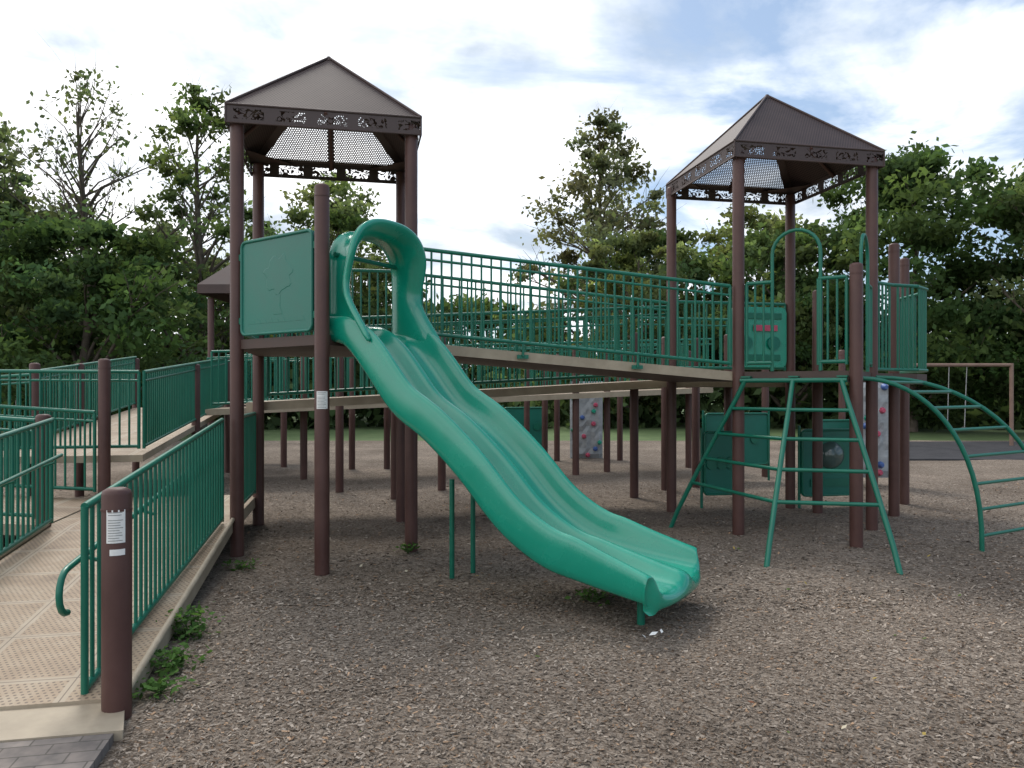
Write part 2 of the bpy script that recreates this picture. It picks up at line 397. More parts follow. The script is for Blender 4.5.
# ------------------------------------------------------------------ right tower
tr=empty('roofed_play_tower')
G_=P(uG,0);I_=P(uG+S,0);J_=P(uG+S,S);K_=P(uG-.06,S); H_=Vector((3.47,7.66,0))
mb=MB()
for p in (G_,I_,J_,K_): post(mb,p,4.24)
post(mb,H_,2.88)
Q1=Vector((4.80,9.55,0)); Q2=Vector((5.42,10.5,0))
post(mb,Q1,3.44);post(mb,Q2,3.42);
post(mb,(3.98,9.9),2.9)
mb.done('posts',tr)
mb=MB()
mb.prism([(p.x,p.y) for p in (G_,I_,J_,K_)],ZR-.09,ZR,M_under,M_under,M_deck)
mb.prism([(G_.x,G_.y),(H_.x,H_.y),(I_.x,I_.y)],ZR-.092,ZR-.003,M_under,M_under,M_deck)
bay=[I_,Vector((4.50,8.98,0)),Vector((4.85,9.1,0)),Vector((5.12,9.38,0)),Vector((5.26,9.85,0)),Vector((5.30,10.5,0)),P(uG+S,S+.8)]
mb.prism([(p.x,p.y) for p in [I_]+bay[1:]+[J_]],ZR-.094,ZR-.006,M_under,M_under,M_deck)
mb.done('deck',tr)
make_roof(tr,uG,0)
mb=MB()
zr=Vector((0,0,ZR))
rail(mb,K_+zr+U*.08,J_+zr-U*.08,.95,False,.1)
bb=[I_+V*.07+U*.05]+bay[1:6]
for a,b in zip(bb[:-1],bb[1:]): rail(mb,a+zr,b+zr,1.04,False,.075,.04,False,.013)
gd=(H_-G_).normalized(); hd=(I_-H_).normalized(); gl=(H_-G_).length; hl=(I_-H_).length
for (o,d,a,b) in ((G_,gd,.09,.36),(G_,gd,gl-.36,gl-.09),(H_,hd,.09,.34),(H_,hd,hl-.36,hl-.09)):
    p=o+d*a+zr;q=o+d*b+zr; rail(mb,p,q,.95,False,.085)
def hoop(mb,o,d,a,b,z0,z1,r=.019):
    w=(b-a); c=(a+b)/2; pts=[o+d*a+Vector((0,0,z0))]
    zz=z1-w/2
    for k in range(13):
        t=math.pi*(1-k/12); pts.append(o+d*(c+math.cos(t)*w/2)+Vector((0,0,zz+math.sin(t)*w/2)))
    pts.append(o+d*b+Vector((0,0,z0))); mb.tube(pts,r,M_rail,8)
hoop(mb,G_,gd,.36,gl-.34,ZR,3.28); hoop(mb,H_,hd,.32,hl-.34,ZR,3.26)
mb.done('rails_and_hoops',tr)
mb=MB()
pc=P(uG+1.15,S-.06,ZR+.50)
n_=flat_panel(mb,pc,U,.80,.80,.03,M_slide,.08)
f=pc+n_*.02
mb.box(f+Vector((.08,0,.12)),U*.17,n_*.012,Vector((0,0,.04)),M_red)
mb.box(f+Vector((0,0,.28)),U*.32,n_*.012,Vector((0,0,.04)),M_rail)
for k in(-1,1): mb.tube([f+U*.20*k+Vector((0,0,-.08)),f+U*.20*k+Vector((0,0,-.08))+n_*.03],.09,M_panel,16)
mb.box(f+Vector((0,0,-.27)),U*.30,n_*.012,Vector((0,0,.04)),M_rail)
mb.done('steering_play_panel',tr,bevel=.004)

def ground_panel(c,ax,w,h,name='play_panel',kind=0):
    e=empty(name); mb=MB(); ax=Vector(ax).normalized(); n_=ax.cross(Vector((0,0,1)))
    flat_panel(mb,c,ax,w,h,.03,M_panel,.06)
    f=Vector(c)+n_*.02
    pts=rounded_rect(w-.02,h-.02,.05); lp=[f+ax*x+Vector((0,0,y)) for x,y in pts]; mb.tube(lp+[lp[0]],.018,M_rail,6,False)
    if kind==0:
        for k in(-1,0,1): mb.tube([f+ax*(w*.28*k),f+ax*(w*.28*k)+n_*.02],.085,M_rail,16)
    else:
        q=f+Vector((0,0,.10))
        mb.tube([q,q+n_*.02],.23,M_rail,24)
        mb.tube([q+n_*.02,q+n_*.07,q+n_*.11,q+n_*.13],[.19,.165,.11,.03],M_dome,24)
        mb.box(f+Vector((0,0,-.27)),ax*w*.35,n_*.012,Vector((0,0,.05)),M_rail)
    for k in(-1,1): mb.tube([f+ax*(w/2+.02)*k-n_*.03+Vector((0,0,-h/2-.4)),f+ax*(w/2+.02)*k-n_*.03+Vector((0,0,h/2+.05))],.02,M_rail,8)
    mb.done('panel_board',e)
ground_panel((2.80,10.2,.62),U,.50,.85,kind=0)
ground_panel((4.30,10.3,.62),U,.85,.9,kind=1)
ground_panel((5.6,12.8,.7),U,1.0,.8,kind=0)
ground_panel((.3,17.6,.75),U,1.0,.9,kind=0)
ground_panel((3.9,13.2,.75),U,1.2,.9,kind=0)

# ------------------------------------------------------------------ elevated ramps
rp=empty('elevated_ramp')
mb=MB()
a=P(S+.03,.02,ZL);b=P(uG-.03,.02,ZR)
ramp_slab(mb,a,b,V*(S-.06))
up=Vector((0,0,1))
mb.done('ramp_deck',rp)
mb=MB()
rail(mb,P(S+.10,0,ZL),P(uG-.10,0,ZR),.93,True,.10)
rail(mb,P(S+.10,S-.02,ZL),P(uG-.12,S-.02,ZR),.93,True,.10)
for t in (.32,.67):
    q=P(S+(uG-S)*t,-.012,ZL+(ZR-ZL)*t-.05); mb.box(q,U*.06,V*.01,(0,0,.02),M_rail)
    q=P(S+(uG-S)*t,-.03,ZL+(ZR-ZL)*t-.02); mb.tube([q-up*.03,q+up*.1],.014,M_rail,8)
mb.done('ramp_rails',rp)

rb=empty('elevated_ramp')
mb=MB()
v1=S+.08; W=1.5
ramp_slab(mb,P(-.15,v1,1.45),P(uG,v1,1.74),V*W)
poly=[P(uG+.002,v1),P(uG+S,v1),P(uG+S,v1+W),P(uG+.002,v1+W)]
mb.prism([(p.x,p.y) for p in poly],1.64,1.74,M_under,M_beige,M_deck)
mb.done('ramp_deck',rb)
mb=MB()
rail(mb,P(.1,v1,1.46),P(uG-.1,v1,1.74),.95,True,.11)
rail(mb,P(.1,v1+W,1.46),P(uG-.1,v1+W,1.74),.95,True,.11)
rail(mb,P(uG+.1,v1+W,1.74),P(uG+S,v1+W,1.74),.95,True,.11)
mb.done('ramp_rails',rb)
mb=MB()
for (x,y) in ((-3.7,13.5),(-2.7,11.9),(-3.2,15.2),(-2.5,15.2),(-1.70,11.05),(-1.1,11.9),(1.81,11.26),(2.45,12.16),(3.0,12.4),(3.3,11.6)):
    post(mb,(x,y),2.45)
mb.done('ramp_posts',rb)
rf=empty('elevated_ramp')
mb=MB()
ramp_slab(mb,P(-1.3,5.6,1.28),P(8.0,6.2,1.65),V*1.5)
mb.done('ramp_deck',rf)
mb=MB()
rail(mb,P(-1.2,5.6,1.28),P(8.0,6.2,1.65),.95,True,.11)
rail(mb,P(-1.2,7.1,1.28),P(8.0,7.7,1.65),.95,True,.11)
mb.done('ramp_rails',rf)
mb=MB()
for (x,y) in ((.33,16.9),(.70,16.2),(1.0,16.9),(1.2,14.3),(1.85,14.8),(2.4,16.9),(4.6,13.8),(5.4,13.5),(3.6,15.5),(6.6,15.2)):
    post(mb,(x,y),2.4)
mb.done('ramp_posts',rf)

# ------------------------------------------------------------------ near access ramp
na=empty('access_ramp')
mb=MB()
z0,z1=.06,.36
poly=[P(-S,-3.5),P(-.03,-3.5),P(-.03,0),P(-S,0)]
mb.prism([(p.x,p.y) for p in poly],[z0-.1,z0-.1,z1-.1,z1-.1],[z0,z0,z1,z1],M_under,M_beige,M_deck)
poly=[P(-S,0.004),P(-.03,0.004),P(-.03,S+.2),P(-S,S+.2)]
mb.prism([(p.x,p.y) for p in poly],z1-.12,z1,M_under,M_beige,M_deck)
mb.done('ramp_deck',na)
mb=MB()
mb.tube([P(-.03,-3.5,z0+.02),P(-.03,0,z1+.02)],.022,M_beige,6)
mb.tube([P(-S+.02,-3.5,z0+.02),P(-S+.02,0,z1+.02)],.022,M_beige,6)
mb.done('kerb_strips',na)
mb=MB()
rail(mb,P(-.24,-3.42,z0-.02),P(-.115,-.12,z1-.01),.97,False,.10,.05,True,.0115)
rail(mb,P(-S+.1,-3.5,z0),P(-S+.08,-.1,z1),.97,False,.10,.08)
rail(mb,P(-.03,.1,z1),P(-.03,S-.1,z1),.97,False,.10,.08)
for u_,ue,sg in ((-.32,-.21,1),(-S+.18,-S+.18,-1)):
    pts=[]
    for k in range(9):
        t=-math.pi/2-math.pi*k/8; pts.append(P(u_,-3.42+math.cos(t)*.11,z0+.53+math.sin(t)*.11))
    pts.append(P(ue,-.15,z1+.66))
    mb.tube(pts,.017,M_rail,8)
    for v_ in (-3.2,-2.2,-1.1,-.3):
        t=(v_+3.5)/3.5; z=z0+(z1-z0)*t; uu=u_+(ue-u_)*t; mb.tube([P(uu,v_,z+.63),P(uu+sg*.09,v_,z+.60)],.011,M_rail,6)
mb.done('handrails',na)
mb=MB()
nb=Vector((-1.94,3.73,0)); post(mb,nb,1.12,.068)
post(mb,P(-S-.02,0),1.38);post(mb,P(-S,S),1.95); post(mb,P(-S,-3.45),1.12)
mb.done('ramp_posts',na)
mb=MB(); label(mb,nb,R(-66),.068,.86,1.02,.62); label(mb,nb,R(-60),.068,.80,.83,.5,False); mb.done('post_label',na)
ls=empty('switchback_ramp')
mb=MB()
ramp_slab(mb,P(-S-3.6,0.0,.66),P(-S-.01,0.0,.37),V*S)
poly=[P(-S-5.2,0),P(-S-3.604,0),P(-S-3.604,3.4),P(-S-5.2,3.4)]
mb.prism([(p.x,p.y) for p in poly],.56,.66,M_under,M_beige,M_deck)
ramp_slab(mb,P(-S-3.6,S+.15,.67),P(-2.95,S+.15,.84),V*1.5)
poly=[P(-2.94,S+.2),P(-1.3,S+.2),P(-1.3,S+6.2),P(-2.94,S+6.2)]
mb.prism([(p.x,p.y) for p in poly],[.77,.77,1.19,1.19],[.85,.85,1.27,1.27],M_under,M_beige,M_deck)
mb.done('ramp_deck',ls)
mb=MB()
rail(mb,P(-S-5.1,0,.66),P(-S-3.6,0,.66),.95,True)
rail(mb,P(-S-3.6,0.03,.66),P(-S-.1,0.03,.37),.95,True)
rail(mb,P(-S-3.6,S,.66),P(-S-.1,S,.40),.95,True)
rail(mb,P(-S-3.6,S+1.6,.68),P(-2.95,S+1.6,.85),.95,True)
rail(mb,P(-1.3,S+.25,.86),P(-1.3,S+6.2,1.27),.95,True)
rail(mb,P(-2.94,S+1.7,.90),P(-2.94,S+6.2,1.27),.95,True)
rail(mb,P(-2.9,S+.23,.86),P(-1.35,S+.23,.86),.95,True)
mb.done('ramp_rails',ls)
mb=MB()
for (u_,v_,z) in ((-S-3.6,0,1.7),(-S-3.6,S,1.75),(-1.3,S+3.2,2.0),(-1.3,S+6.2,2.2),(-2.94,S+3.2,2.0),(-2.94,S+6.2,2.2),(-2.95,S+1.6,1.95)):
    post(mb,P(u_,v_),z)
mb.done('ramp_posts',ls)

# ------------------------------------------------------------------ distant small roofed tower
dt=empty('roofed_play_tower')
mb=MB()
cx,cy=-5.45,16.4
for dx in(-.75,.75):
    for dy in(-.75,.75): post(mb,(cx+dx,cy+dy),3.5)
zE=3.75
cs=[(cx-.95,cy-.95),(cx+.95,cy-.95),(cx+.95,cy+.95),(cx-.95,cy+.95)]
for i in range(4):
    a=cs[i];b=cs[(i+1)%4]
    mb.add([(a[0],a[1],zE),(b[0],b[1],zE),(cx,cy,4.7)],[(0,1,2)],M_roofsolid)
    mb.add([(a[0],a[1],zE-.18),(b[0],b[1],zE-.18),(b[0],b[1],zE),(a[0],a[1],zE)],[(0,1,2,3)],M_roofsolid)
mb.prism([(cx-.8,cy-.8),(cx+.8,cy-.8),(cx+.8,cy+.8),(cx-.8,cy+.8)],1.2,1.3,M_under,M_under,M_deck)
for a,b in (((-.8,-.8),(.8,-.8)),((-.8,.8),(.8,.8)),((-.8,-.8),(-.8,.8))):
    rail(mb,(cx+a[0],cy+a[1],1.3),(cx+b[0],cy+b[1],1.3),.95,False)
mb.done('tower_parts',dt)

# ------------------------------------------------------------------ slide
sl=empty('double_slide')
bc=(C_-B_).normalized()
d0=(B_+C_)/2+bc*(-.02)
end=Vector((1.18,5.30,0))
D=(end-d0); SL=D.length; D.normalize()
side=bc.copy()
def prof(d):
    pts=[(-.1,2.10),(0,2.09),(.18,2.04),(.40,1.83),(.72,1.47),(1.05,1.26),(1.40,.97),(1.75,.62),(2.10,.41),(2.42,.34),(2.7,.30),(2.95,.27),(3.1,.25)]
    xs=[p[0] for p in pts]; ys=[p[1] for p in pts]
    for i in range(len(xs)-1):
        if d<=xs[i+1]:
            t=(d-xs[i])/(xs[i+1]-xs[i]); 
            m0=(ys[i+1]-ys[max(i-1,0)])/(xs[i+1]-xs[max(i-1,0)]); j=min(i+2,len(xs)-1); m1=(ys[j]-ys[i])/(xs[j]-xs[i]); h=xs[i+1]-xs[i]
            return (2*t**3-3*t**2+1)*ys[i]+(t**3-2*t**2+t)*h*m0+(-2*t**3+3*t**2)*ys[i+1]+(t**3-t**2)*h*m1
    return ys[-1]
half=[(0,.145),(.03,.14),(.06,.105),(.095,.035),(.14,0),(.235,-.012),(.33,.0),(.385,.03),(.412,.11),(.43,.20),(.455,.235),(.495,.235),(.52,.20),(.518,.06),(.505,-.06),(.46,-.07)]
sec=[(-y,h) for y,h in half[::-1]]+half[1:]
n=len(sec)
vs=[];fs=[]
rings=[]
st=[-.05+i*(SL+.0)/44 for i in range(45)]
for d in st:
    f=max(0,min(1,d/SL)); z=prof(d*2.95/SL)
    e=.02; sx=(prof((d+e)*2.95/SL)-prof((d-e)*2.95/SL))/(2*e); tn=Vector((D.x,D.y,sx)).normalized(); nm=side.cross(tn); 
    if nm.z<0: nm=-nm
    flare=max(0,(f-.78)/.22); wide=1+.12*flare**1.6; rh=1-.50*flare
    top=max(0,1-f/.12); rh*=1-.35*top
    rings.append([d0+Vector((0,0,z))+D*d+side*(y*wide*.98)+nm*((h*rh if h>.02 else h)) for y,h in sec])
last=rings[-1]
zf=prof(2.95)-.10
for (dd,aa) in ((.045,.03),(.085,.15),(.112,.40),(.118,.70),(.10,1.0),(.03,1.12)):
    rr_=[]
    for p,(y,h) in zip(last,sec):
        k=abs(y)/.52
        q=Vector(p)+D*(dd-.16*k**4*(min(1,dd/.10)))
        q-=side*(math.copysign(1,y)*.045*k**3*aa)
        q.z=p.z*(1-aa)+zf*aa if p.z>zf else p.z
        rr_.append(q)
    rings.append(rr_)
for r_ in rings: vs+=r_
for i in range(len(rings)-1):
    for k in range(n-1):
        a=i*n+k; fs.append((a,a+1,a+1+n,a+n))
me=MB(); me.add(vs,fs,M_slide,True)
us=[];
for r_ in rings[:-6]: us+= [r_[0],r_[n-1]]
us+=[rings[-1][0],rings[-1][n-1]]
me.add(us,[(2*i,2*i+2,2*i+3,2*i+1) for i in range(len(us)//2-1)],M_slide,True)
o=me.done('slide_chute',sl,subsurf=1)
def arch_pts(w,zt,zb,nn=22,sq=2.5):
    out=[]
    hgt=.42
    for k in range(nn+1):
        t=math.pi*(1-k/nn); c=math.cos(t); s=math.sin(t)
        x=math.copysign(abs(c)**(2/sq),c)*w; z=zt-hgt+abs(s)**(2/sq)*hgt
        out.append((x,z))
    zz=[zb+(zt-hgt-zb)*i/5 for i in range(5)]
    return [(-w,z) for z in zz]+out+[(w,z) for z in zz[::-1]]
loops=[]
for (dd,w,zt,zb) in ((-.06,.48,3.07,2.02),(-.02,.455,3.03,2.05),(.05,.445,3.01,2.05),(.13,.45,3.02,2.02),(.20,.475,3.06,2.0),(.24,.51,3.10,1.98),(.235,.535,3.12,1.97)):
    lp=[]
    for x,z in arch_pts(w,zt,zb):
        q_=(z-2.0)/1.1
        low=max(0,1-q_/.45)
        midpinch=math.exp(-((q_-.38)/.22)**2)
        lp.append(d0+D*(dd+ ((.22*low**1.3 - .09*midpinch) if dd>.1 else 0)+ (.07*max(0,q_-.6) if dd>.1 else 0))+side*x+Vector((0,0,z)))
    loops.append(lp)
mh=MB(); n2=len(loops[0]); vs=[p for l in loops for p in l]
mh.add(vs,[(i*n2+k,i*n2+k+1,(i+1)*n2+k+1,(i+1)*n2+k) for i in range(len(loops)-1) for k in range(n2-1)],M_slide,True)
o=mh.done('entrance_hood',sl)
so=o.modifiers.new('so','SOLIDIFY'); so.thickness=.06; so.offset=1
su=o.modifiers.new('su','SUBSURF'); su.levels=1; su.render_levels=1
mb=MB()
mb.tube([d0+D*.02-side*.46+Vector((0,0,2.78)),d0+D*.02+side*.46+Vector((0,0,2.78))],.022,M_rail,8)
mb.tube([(-.505,6.4,-.05),(-.505,6.4,.85)],.022,M_rail,10); mb.tube([(-.34,6.62,-.05),(-.34,6.62,.80)],.022,M_rail,10)
q=d0+D*(SL-.22)+side*-.22; mb.tube([(q.x,q.y,-.05),(q.x,q.y,.22)],.028,M_rail,10)
q=d0+D*(SL-.22)+side*.25; mb.tube([(q.x,q.y,-.05),(q.x,q.y,.22)],.028,M_rail,10)
mb.done('support_legs',sl)

# ------------------------------------------------------------------ ladder climber
lc=empty('ladder_climber')
mb=MB()
r=.025
T=[G_+gd*.10,(G_+gd*(gl*.5)),G_+gd*(gl-.12)]
T=[Vector((p.x,p.y,1.70))+Vector((-.05,-.07,0)) for p in T]
Ft=[Vector((1.80,8.75,0)),Vector((2.22,6.66,0)),Vector((3.34,6.50,0))]
legs=[]
for t,f in zip(T,Ft):
    pts=[t+Vector((0.0,0,0.0))]
    for k in range(1,9):
        s=k/8; p=t.lerp(f,s**1.08); p.z=1.70*(1-s)**1.0+ .10*math.sin(s*math.pi)*0.6; pts.append(p)
    pts[-1]=f+Vector((0,0,-.05)); legs.append(pts); mb.tube(pts,r,M_rail,10)
mb.tube([T[0]-gd*.05,T[2]+gd*.05],r,M_rail,10)
for tt in T: mb.box(tt+Vector((.03,.04,.04)),gd*.05,Vector((.55,.83,0))*.05,(0,0,.008),M_rail)
def atz(pts,z):
    for a,b in zip(pts[:-1],pts[1:]):
        if b.z<=z<=a.z: return a.lerp(b,(a.z-z)/(a.z-b.z))
    return pts[-1]
for z in (1.40,1.12,.84,.56):
    q=[atz(l,z) for l in legs]
    mb.tube([q[0],q[1]],.019,M_rail,8); mb.tube([q[1],q[2]],.019,M_rail,8)
mb.done('ladder_frame',lc)
ac=empty('arch_climber')
mb=MB()
def arc(top,foot,out):
    top=Vector(top);foot=Vector(foot); pts=[]
    for k in range(17):
        t=k/16*math.pi/2; s=math.sin(t)
        p=Vector((top.x+(foot.x-top.x)*s,top.y+(foot.y-top.y)*s,0)); p.z=(top.z)*math.cos(t)**.85 if k<16 else -.05
        pts.append(p)
    return pts
a1=arc((3.55,7.75,1.72),(4.64,7.50,0),0); a2=arc((4.05,8.45,1.74),(5.75,8.15,0),0)
mb.tube(a1,.023,M_rail,10); mb.tube(a2,.023,M_rail,10)
for z in (.16,.42,.67,.94,1.20,1.42,1.58,1.68):
    p=atz(a1,z);q=atz(a2,z); mb.tube([p,q],.017,M_rail,8)
mb.done('arch_frame',ac)
def rockwall(x,y,w,z0,z1,ang=0):
    e=empty('rock_climbing_wall'); mb=MB(); rr=random.Random(int(x*10)); nx,nz=8,14
    ca,sa=math.cos(ang),math.sin(ang)
    vs=[]
    for sgn in(-1,1):
        for j in range(nz+1):
            for i in range(nx+1):
                lx=(i/nx-.5)*w; lz=z0+(z1-z0)*j/nz; ed=(i in(0,nx) or j in(0,nz))
                dy=sgn*(.03 if ed else .06+rr.uniform(0,.05)); vs.append((x+lx*ca-dy*sa,y+lx*sa+dy*ca,lz))
    o=(nx+1)*(nz+1); fs=[]
    for s_ in range(2):
        for j in range(nz):
            for i in range(nx):
                a=s_*o+j*(nx+1)+i; q=(a,a+1,a+nx+2,a+nx+1); fs.append(q if s_==0 else q[::-1])
    for j in range(nz):
        a=j*(nx+1); fs.append((a,a+nx+1,o+a+nx+1,o+a)); a+=nx; fs.append((a,o+a,o+a+nx+1,a+nx+1))
    a=nz*(nx+1); 
    for i in range(nx): fs.append((a+i,a+i+1,o+a+i+1,o+a+i))
    mb.add(vs,fs,M_rock)
    for k in range(12):
        lx=rr.uniform(-.42,.42)*w; lz=z0+(z1-z0)*(k+.7)/12.5; c=(x+lx*ca,y-.12,lz)
        mb.tube([(c[0],c[1]+.05,lz),(c[0],c[1]-.0,lz),(c[0],c[1]-.04,lz)],[.06,.052,.03],(M_red,M_blue,M_slide,M_red,M_rail)[k%5],8)
    mb.done('wall_slab',e)
rockwall(1.72,17.6,.75,0,1.8)
rockwall(6.05,12.6,.6,.15,1.75)

def swing(x,y,w,h,ang=0,seats=2):
    e=empty('swing_set'); mb=MB(); ca,sa=math.cos(ang),math.sin(ang)
    def Q(a,b,z): return Vector((x+a*ca-b*sa,y+a*sa+b*ca,z))
    mb.tube([Q(-w/2,0,h),Q(w/2,0,h)],.05,M_pinkpipe,10)
    for s_ in(-1,1):
        mb.tube([Q(s_*w/2,0,h+.05),Q(s_*w/2,0,-.05)],.055,M_pinkpipe,10)
    for k in range(seats):
        cx=(k+.5)/seats*w-w/2
        for s_ in(-1,1): mb.tube([Q(cx+s_*.25,0,h),Q(cx+s_*.24,.1,.55)],.012,M_chain,5)
        pts=[Q(cx-.24,.1,.55),Q(cx-.12,.1,.48),Q(cx+.12,.1,.48),Q(cx+.24,.1,.55)]
        for a,b in zip(pts[:-1],pts[1:]):
            mb.box((a+b)/2,(b-a)/2,Vector((0,.09,0)),(0,0,.01),M_rubber)
    mb.done('swing_frame',e)
swing(12.5,21.3,3.0,2.3,.0,1)
swing(-15.0,21.5,4.5,2.1,.1,2)
# ------------------------------------------------------------------ ground
def hgt(x,y):
    return .018+.013*math.sin(x*1.3+.7*y)+.010*math.sin(y*2.1-.9*x+1)+.006*math.sin(3.7*x+2.9*y)
me=bpy.data.meshes.new('grass_lawn'); s=700
me.from_pydata([(-s,-s,-.05),(s,-s,-.05),(s,s,-.05),(-s,s,-.05)],[],[(0,1,2,3)]); me.materials.append(M_grass)
link(bpy.data.objects.new('grass_lawn',me))
nx,ny=150,170; x0,x1,y0,y1=-16,17,-4,24
vs=[];
for j in range(ny+1):
    for i in range(nx+1):
        x=x0+(x1-x0)*i/nx;y=y0+(y1-y0)*j/ny; z=hgt(x,y)
        dx=math.hypot(x-1.35,y-4.95); z-= .018*math.exp(-(dx/.5)**2)
        edge=min(x-x0,x1-x,y1-y); z=z if edge>.5 else z*edge/.5-.0
        rel=Vector((x,y,0))-A0; u_=rel.dot(U); v_=rel.dot(V)
        if u_<.15 and v_<-2.6: z=min(z,-.012)
        vs.append((x,y,z))
fs=[(j*(nx+1)+i,j*(nx+1)+i+1,(j+1)*(nx+1)+i+1,(j+1)*(nx+1)+i) for j in range(ny) for i in range(nx)]
me=bpy.data.meshes.new('mulch_ground'); me.from_pydata(vs,[],fs); me.materials.append(M_mulch); me.polygons.foreach_set('use_smooth',[True]*len(fs)); me.update()
link(bpy.data.objects.new('mulch_ground',me))
mb=MB(); mb.prism([(8.6,17.2),(16.6,16.5),(16.6,23),(9.6,23)],.0,.045,M_rubber); mb.done('rubber_surface')
mb=MB()
poly=[P(-7,-3.86),P(.02,-3.86),P(.02,-12),P(-7,-12)]; mb.prism([(p.x,p.y) for p in poly],-.05,.035,M_brick); mb.done('brick_path')
mb=MB()
poly=[P(-S-.4,-3.50),P(-.03,-3.50),P(.06,-3.855),P(-S-.4,-3.855)]; mb.prism([(p.x,p.y) for p in poly],-.05,.043,M_beige); mb.done('concrete_threshold',bevel=.006)

rg=np.random.default_rng(3)
def chips(n,ylo,yhi,pw,szm,name):
    y=ylo+(yhi-ylo)*rg.random(n)**pw
    x=(rg.random(n)*2-1)*(y*.74+.3)+.0
    rel=np.stack([x-A0.x,y-A0.y],1); u_=rel@np.array([U.x,U.y]); v_=rel@np.array([V.x,V.y])
    keep=~((u_<.06)&(v_<.2))
    x=x[keep];y=y[keep]; n=len(x)
    z=.018+.013*np.sin(x*1.3+.7*y)+.010*np.sin(y*2.1-.9*x+1)+.006*np.sin(3.7*x+2.9*y)
    z-=.018*np.exp(-((x-1.35)**2+(y-4.95)**2)/.5**2)
    u2=(x-A0.x)*U.x+(y-A0.y)*U.y; v2=(x-A0.x)*V.x+(y-A0.y)*V.y
    z=np.where((u2<.15)&(v2<-2.6),np.minimum(z,-.0),z)
    z+=.003+rg.random(n)*.006
    a=rg.random(n)*math.pi*2; tilt=rg.normal(0,.20,n); tilt2=rg.normal(0,.25,n)
    l=(.004+.015*rg.random(n)**2.8)*szm; w=l*(.22+.4*rg.random(n))
    t=np.stack([np.cos(a)*np.cos(tilt),np.sin(a)*np.cos(tilt),np.sin(tilt)],1)
    b=np.stack([-np.sin(a)*np.cos(tilt2),np.cos(a)*np.cos(tilt2),np.sin(tilt2)],1)
    c=np.stack([x,y,z],1)
    t*=l[:,None]; b*=w[:,None]
    vv=np.stack([c-t-b*.6,c+t*.9-b,c+t+b*.5,c-t*.8+b],1).reshape(-1,3)
    k=rg.random(n); col=np.stack([.150+.27*k**1.9,.120+.235*k**1.9,.095+.20*k**1.9],1)
    warm=rg.random(n)<.12; col[warm]*=np.array([1.1,.87,.68]); dark=rg.random(n)<.22; col[dark]*=.55
    big=.5+.5*np.sin(x*.9+1.3*np.sin(y*.8))*np.sin(y*1.1+.6*x+.5); 
    col*=(.78+.34*big)[:,None]
    return vv,col
def quads_obj(name,vv,col,mat,parent=None):
    n=len(vv)//4
    me=bpy.data.meshes.new(name); me.vertices.add(n*4); me.vertices.foreach_set('co',vv.astype(np.float32).ravel())
    me.loops.add(n*4); me.loops.foreach_set('vertex_index',np.arange(n*4,dtype=np.int32))
    me.polygons.add(n); me.polygons.foreach_set('loop_start',np.arange(0,n*4,4,dtype=np.int32)); me.polygons.foreach_set('loop_total',np.full(n,4,dtype=np.int32))
    me.update(calc_edges=True)
    at=me.color_attributes.new(name='Col',type='FLOAT_COLOR',domain='POINT')
    c4=np.ones((n,4,4),dtype=np.float32); c4[:,:,:3]=col[:,None,:]; at.data.foreach_set('color',c4.ravel())
    me.materials.append(mat); o=bpy.data.objects.new(name,me); link(o,parent); return o
v1_,c1_=chips(150000,2.3,6.0,1.1,.85,'a'); v2_,c2_=chips(80000,5.5,13.0,1.2,1.2,'b')
quads_obj('wood_chip_mulch',np.concatenate([v1_,v2_]),np.concatenate([c1_,c2_]),M_chip)

